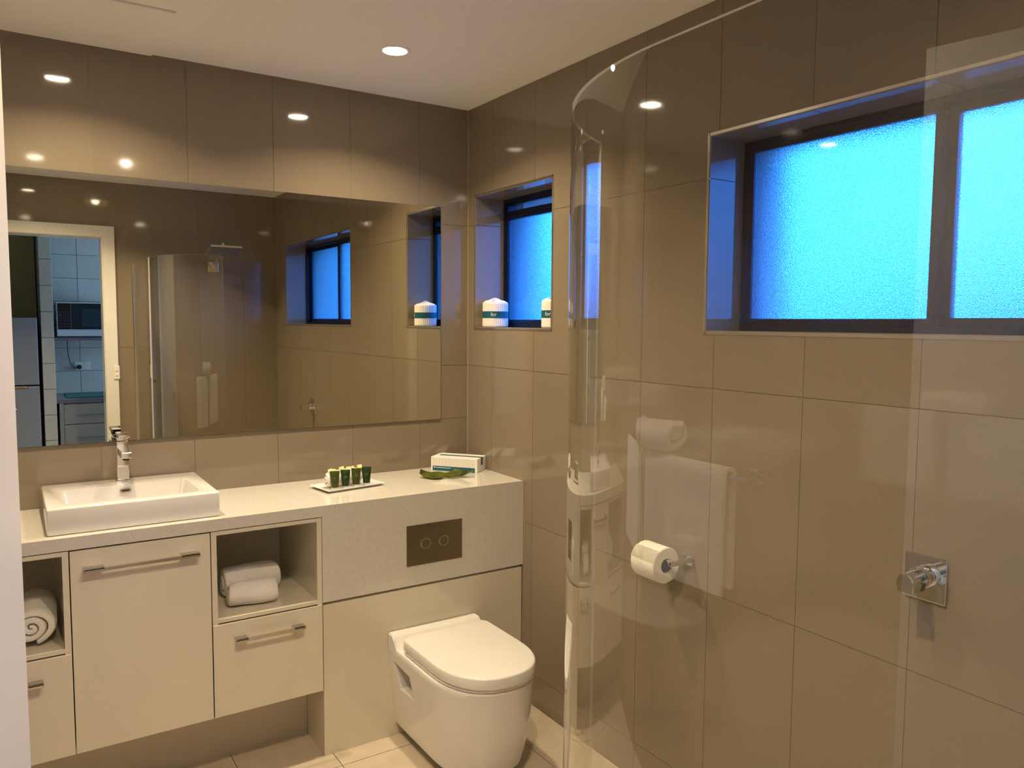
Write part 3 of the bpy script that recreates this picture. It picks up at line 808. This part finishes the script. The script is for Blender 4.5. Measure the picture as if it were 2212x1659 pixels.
pf = [(.0549*math.cos(a_), .0549*math.sin(a_)) for a_ in [math.radians(120+4*k) for k in range(12)]]
for i in range(len(pf)-1):
    A1 = [bm.verts.new((-.075+pf[j][0], yy, rz_+pf[j][1])) for j in (i, i+1) for yy in (-1.3215, -1.2225)]
    bm.faces.new((A1[0], A1[2], A1[3], A1[1]))
ex = bmesh.ops.solidify(bm, geom=bm.faces[:], thickness=.0006)
part('loose_sheet', bm, M['paper'], tr_, smooth=True)

# wrapped rolls on the window sill
def wrapped(loc, label, rz):
    t = thing('toilet_roll', loc, label, 'toilet roll', None, rz); R0 = .0545; n = 72; Hh = .107
    def ringr(k, h):
        tw = 1 if h < .9 else 0
        return R0*(1+.012*math.cos(k*math.pi))
    bm = bmesh.new(); prev = None
    levels = [(0, .96), (.004, 1), (.098, 1), (.104, .95), (.108, .75), (.112, .45), (.118, .22), (.121, .08)]
    for h, s in levels:
        ring = [bm.verts.new((ringr(k, 0)*s*math.cos(2*math.pi*k/n)+(.004*math.sin(3*k) if s < .8 else 0), ringr(k, 0)*s*math.sin(2*math.pi*k/n), h+(.003*math.sin(k*.9) if s < .9 else 0))) for k in range(n)]
        if prev:
            for k in range(n): bm.faces.new((prev[k], prev[(k+1) % n], ring[(k+1) % n], ring[k]))
        else: bm.faces.new(ring[::-1])
        prev = ring
    bm.faces.new(prev)
    part('wrapper', bm, M['paper'], t, smooth=False, local=True)
    bm = bmesh.new(); lathe(bm, [(R0*1.016, .038), (R0*1.022, .038), (R0*1.022, .066), (R0*1.016, .066), (R0*1.016, .038)], (0, 0, 0), 72)
    bd = part('band', bm, M['teal'], t, smooth=True, local=True, label='teal printed band')
    cu = bpy.data.curves.new('lettering', 'FONT'); cu.body = 'for'; cu.size = .021; cu.extrude = .0004
    to_ = bpy.data.objects.new('lettering', cu); COL.objects.link(to_)
    bpy.context.view_layer.update()
    me = bpy.data.meshes.new_from_object(to_.evaluated_get(bpy.context.evaluated_depsgraph_get())); bpy.data.objects.remove(to_)
    for v in me.vertices:   # wrap round the band, reading left to right from -y
        x = v.co.x-.012; a_ = x/(R0*1.022); rr = R0*1.022+.0003+v.co.z
        v.co = Vector((rr*math.sin(a_), -rr*math.cos(a_), .046+v.co.y))
    me.materials.append(M['print_white'])
    lo = bpy.data.objects.new('lettering', me); COL.objects.link(lo); lo.parent = bd
    return t
wrapped((.068, -.118, WZ0+.0045), 'paper-wrapped toilet roll with teal band, left one on the small window sill', math.radians(-40))
wrapped((.068, -.556, WZ0+.0045), 'paper-wrapped toilet roll with teal band, right one on the small window sill', math.radians(-70))

# ------------------------------------------------------------------ things on the bench
Z0 = .8864
# tissue box
tc_ = (-.104, -.106); ang = math.radians(-51)
tb_ = thing('tissue_box', (tc_[0], tc_[1], Z0), 'white tissue box with teal stripe in the benchtop corner', 'tissue box', None, ang)
Lx, Ly, Lz = .104, .054, .058
part('carton', B(-Lx, Lx, -Ly, Ly, 0, Lz, .0008, 1), M['print_white'], tb_, local=True)
bm = bmesh.new(); box(bm, -Lx+.008, Lx-.010, -Ly-.0006, -Ly+.001, .001, .020)
bnd = part('stripe', bm, M['teal'], tb_, local=True, label='teal printed stripe')
bm = bmesh.new(); box(bm, -Lx+.014, -Lx+.020, -Ly-.0009, -Ly-.0005, .012, .017); box(bm, -Lx+.023, -Lx+.09, -Ly-.0009, -Ly-.0005, .0125, .0145)
part('small_print', bm, M['print_white'], bnd, local=True)
bm = bmesh.new()
for i in range(40): box(bm, -Lx+.008+i*.0048, -Lx+.0095+i*.0048, -Ly-.0003, -Ly+.001, .022, .054)
part('ribbing', bm, M['cream_in'], tb_, local=True)['kind'] = 'stuff'
bm = bmesh.new(); box(bm, -Lx+.02, Lx+.0005, -.010, .010, Lz-.001, Lz+.0008); box(bm, Lx-.001, Lx+.0008, -.010, .010, .026, Lz+.0008)
part('opening', bm, M['teal'], tb_, local=True, label='dark slot wrapping over the end')

# leaf dish: two pointed twisting lobes
lf = thing('leaf_dish', (-.240, -.228, Z0), 'glossy green leaf-shaped dish in front of the tissue box', 'dish', None, math.radians(-34))
bm = bmesh.new(); nu, nv = 44, 10; gr = []
for i in range(nu+1):
    u = -1+2*i/nu; w = .043*(abs(math.sin((u+1)*math.pi*.5))**.6)*(1-.50*math.exp(-(u-.08)**2*28))+.001
    row = []
    for j in range(nv+1):
        v = -1+2*j/nv
        yy = v*w+.012*math.sin(u*3.1); xx = u*.098+.006*v*math.sin(u*4)
        zz = .004+.013*abs(v)**2.2*(1-.45*math.exp(-(u-.08)**2*20))+.016*abs(u)**5+.003*math.sin(u*5)*v
        row.append(bm.verts.new((xx, yy, zz)))
    gr.append(row)
for i in range(nu):
    for j in range(nv): bm.faces.new((gr[i][j], gr[i+1][j], gr[i+1][j+1], gr[i][j+1]))
mz = min(v.co.z for v in bm.verts)
for v in bm.verts: v.co.z -= mz-.0035
bmesh.ops.solidify(bm, geom=bm.faces[:], thickness=.003)
bmesh.ops.rotate(bm, verts=bm.verts, cent=(0, 0, 0), matrix=Matrix.Rotation(math.radians(11), 3, 'X'))
mz = min(v.co.z for v in bm.verts)
for v in bm.verts: v.co.z -= mz
part('bowl', bm, M['leaf'], lf, smooth=True, local=True)
bm = bmesh.new(); tube(bm, [(.09, .004, .018), (.105, .008, .022), (.118, .012, .026)], [.004, .003, .002], 8)
part('stalk', bm, M['leaf'], lf, smooth=True, local=True)

# tray
ta = math.radians(9)
ty_ = part('soap_tray', bmesh.new(), M['ceramic'], local=True); bpy.data.objects.remove(ty_)
bm = bmesh.new(); hx, hy_ = .121, .070
def ring(sx_, sy_, z): return [bm.verts.new((x*sx_, y*sy_, z)) for x, y in ((-hx, -hy_), (hx, -hy_), (hx, hy_), (-hx, hy_))]
r_ = [ring(.84, .80, 0), ring(1, 1, .010), ring(.985, .97, .0115), ring(.84, .80, .0035)]
for i in range(3):
    for k in range(4): bm.faces.new((r_[i][k], r_[i][(k+1) % 4], r_[i+1][(k+1) % 4], r_[i+1][k]))
bm.faces.new(r_[0][::-1]); bm.faces.new(r_[3])
ty_ = part('soap_tray', bm, M['ceramic'], local=True); ty_.location = (-.635, -.195, Z0); ty_.rotation_euler = (0, 0, ta)
tag(ty_, 'white rectangular tray holding small toiletries on the benchtop', 'tray')
def on_tray(u, v, z=.0038):
    return (-.635+u*math.cos(ta)-v*math.sin(ta), -.195+u*math.sin(ta)+v*math.cos(ta), Z0+z)

def make_tube(mat, label):
    t = thing('toiletry_tube', (0, 0, 0), label, 'tube', 'toiletry tubes on the white tray')
    bm = bmesh.new(); prev = None; n = 24
    for i in range(9):
        s = i/8; z = .010+s*.060; rx = .0135+(.0185-.0135)*s; ry = .0125*(1-s)**.8+.0008
        rg = [bm.verts.new((rx*math.cos(2*math.pi*k/n), ry*math.sin(2*math.pi*k/n), z)) for k in range(n)]
        if prev:
            for k in range(n): bm.faces.new((prev[k], prev[(k+1) % n], rg[(k+1) % n], rg[k]))
        else: bm.faces.new(rg[::-1])
        prev = rg
    bm.faces.new(prev)
    part('body', bm, mat, t, smooth=True, local=True)
    bm = bmesh.new(); lathe(bm, [(.0, 0), (.0125, 0), (.0128, .002), (.0128, .0098), (0, .0098)], (0, 0, 0), 24)
    part('cap', bm, M['silver_cap'], t, smooth=True, local=True, label='grey screw cap')
    bm = bmesh.new(); box(bm, -.006, .006, -.0116, -.0105, .044, .0465); box(bm, -.0045, .0045, -.0122, -.0112, .0385, .0398)
    part('small_print', bm, M['leaf'], t, local=True)
    return t
t1 = make_tube(M['green_tube'], 'olive green tube, leftmost of four on the white tray')
t2 = make_tube(M['green_tube2'], 'dark green tube, second from left on the white tray')
vpos = -.036
t1.location = on_tray(-.073, vpos); t1.rotation_euler = (0, 0, ta-.5)
t2.location = on_tray(-.028, vpos); t2.rotation_euler = (0, 0, ta-.5)
dup(t1, on_tray(.017, vpos), 'olive green tube, third from left on the white tray')
dup(t2, on_tray(.062, vpos), 'dark green tube, rightmost of four on the white tray')

# ------------------------------------------------------------------ towels
def roll_bm(rx, rzz, L, turns=3.2, n=90, seg=8, seed=0, r0=.12):
    """spiral ribbon cross-section in (a,b), extruded along the third axis (local y)."""
    bm = bmesh.new(); outer, inner = [], []
    rmax = 1.0; pitch = (rmax-r0)/turns; th = pitch*.95
    for i in range(n+1):
        t = i/n; a = -2*math.pi*turns*t; r = r0+(rmax-r0)*t-th*.5
        wob = 1+.035*math.sin(a*1.7+seed)
        ro, ri = (r+th/2)*wob, max(.01, (r-th/2)*wob)
        outer.append((ro*math.cos(a+2.4), ro*math.sin(a+2.4))); inner.append((ri*math.cos(a+2.4), ri*math.sin(a+2.4)))
    sec = outer+inner[::-1]; rings = []
    for s in range(seg+1):
        v = -1+2*s/seg; e_ = 1-.05*abs(v)**6
        rg = []
        for (a, b) in sec:
            q = Vector((a*rx*e_, v*L/2, b*rzz*e_)); nn = noise.noise_vector(q*14+Vector((seed, seed, 0)))
            q += nn*.0065
            if abs(v) == 1: q.y += math.copysign(1, v)*(-.010*(math.hypot(a, b)**3))
            rg.append(bm.verts.new(q))
        rings.append(rg)
    m = len(sec)
    for i in range(seg):
        for k in range(m): bm.faces.new((rings[i][k], rings[i][(k+1) % m], rings[i+1][(k+1) % m], rings[i+1][k]))
    for rg, fl in ((rings[0], 1), (rings[-1], 0)):
        for k in range(n):
            q = (rg[k], rg[k+1], rg[m-2-k], rg[m-1-k])
            bm.faces.new(q)
    return bm
def towel(name, bm, loc, rot, label, grp=None):
    o = part(name, bm, M['towel'], None, smooth=True, local=True)
    for p in o.data.polygons: p.use_smooth = True
    ss_ = o.modifiers.new('s', 'SUBSURF'); ss_.levels = ss_.render_levels = 1
    o.rotation_euler = rot; o.location = loc
    bpy.context.view_layer.update()
    zmin = min((o.matrix_world @ v.co).z for v in o.data.vertices)
    o.location.z += loc[2]-zmin+.0008
    return tag(o, label, 'towel', grp)
towel('rolled_towel', roll_bm(.068, .062, .24, 2.6, seed=1), (-1.664, -.275, .5602), (0, 0, math.radians(-3)), 'rolled white towel in the far-left open shelf')
towel('folded_towel', roll_bm(.045, .046, .168, 2.3, seed=4), (-1.035, -.355, .5602), (0, 0, math.radians(90-5)), 'folded white face towel at the front of the open shelf')
towel('folded_towel', roll_bm(.055, .060, .20, 2.3, seed=9), (-1.012, -.235, .5602), (0, 0, math.radians(90+5)), 'larger folded white towel at the back of the open shelf')
# tray pouch
o = towel('rolled_face_cloth', roll_bm(.028, .031, .155, 2.2, 50, 6, seed=6), (0, 0, 0), (0, 0, ta+math.radians(90)), 'small rolled white cloth behind the tubes on the tray')
q = on_tray(-.012, .006); o.location = (q[0], q[1], q[2]+.0305)
bm = bmesh.new()
for i in range(9):
    u = -.07+i*.0155; a_ = i*1.3
    pts_ = [(u, -.012+.006*math.sin(a_), .0), (u+.006, .004, .008+.004*math.sin(a_*2)), (u+.012, .018, .002)]
    v_ = [bm.verts.new(p_) for p_ in pts_]; v2_ = [bm.verts.new((p_[0]+.018, p_[1]+.004*math.cos(a_), p_[2]+.004*math.cos(a_*1.7))) for p_ in pts_]
    for k in range(2): bm.faces.new((v_[k], v_[k+1], v2_[k+1], v2_[k]))
bmesh.ops.solidify(bm, geom=bm.faces[:], thickness=.0015)
rf = part('paper_ruffle', bm, M['yellow'], local=True, smooth=False); rf.location = (q[0], q[1], q[2]+.060); rf.rotation_euler = (0, 0, ta)
tag(rf, 'crumpled pale yellow tissue wrap lying on the rolled cloth', 'wrapping')

# towel rail on left wall
RX, RZ = LW+.075, 1.085
rl = thing('towel_rail', (LW, -1.1, RZ), 'chrome towel rail on the left wall, seen reflected in the shower glass', 'rail')
bm = bmesh.new(); tube(bm, [(RX, -1.56, RZ), (RX, -.64, RZ)], .009, 14); part('bar', bm, M['chrome'], rl, smooth=True)
for y in (-1.53, -.67):
    bm = bmesh.new(); tube(bm, [(LW+.001, y, RZ), (RX, y, RZ)], .010, 12); box(bm, LW+.0005, LW+.008, y-.022, y+.022, RZ-.022, RZ+.022, .002)
    part('bracket', bm, M['chrome'], rl, smooth=True)
def hang(y0, y1, zf, zb, seed, label):
    bm = bmesh.new(); r = .027; prof = []
    prof += [(r, zf+(RZ-zf)*k/10) for k in range(10)]
    prof += [(r*math.cos(a_), RZ+r*math.sin(a_)) for a_ in [math.pi*k/8 for k in range(9)]]
    prof += [(-r, RZ-(RZ-zb)*k/10) for k in range(1, 11)]
    rows = []
    for j in range(15):
        y = y0+(y1-y0)*j/14
        rows.append([bm.verts.new((RX+p[0]*(1+.12*noise.noise(Vector((y*8, p[1]*3, seed)))), y+.004*noise.noise(Vector((p[1]*9, seed, j*.3))), p[1])) for p in prof])
    for j in range(14):
        for k in range(len(prof)-1): bm.faces.new((rows[j][k], rows[j+1][k], rows[j+1][k+1], rows[j][k+1]))
    bmesh.ops.recalc_face_normals(bm, faces=bm.faces)
    bmesh.ops.solidify(bm, geom=bm.faces[:], thickness=.011)
    o = part('bath_towel', bm, M['towel'], smooth=True)
    return tag(o, label, 'towel')
hang(-1.495, -1.125, .745, .76, 1.0, 'white bath towel on the rail, nearer the door, reflected in the shower glass')
hang(-1.045, -.70, .75, .76, 5.0, 'white bath towel on the rail, nearer the vanity, reflected in the shower glass')
towel('rolled_towel', roll_bm(.088, .060, .27, 2.0, seed=12), (RX+.02, -1.14, RZ+.0335), (0, 0, math.radians(-14)), 'rolled white towel lying on top of the rail towels')
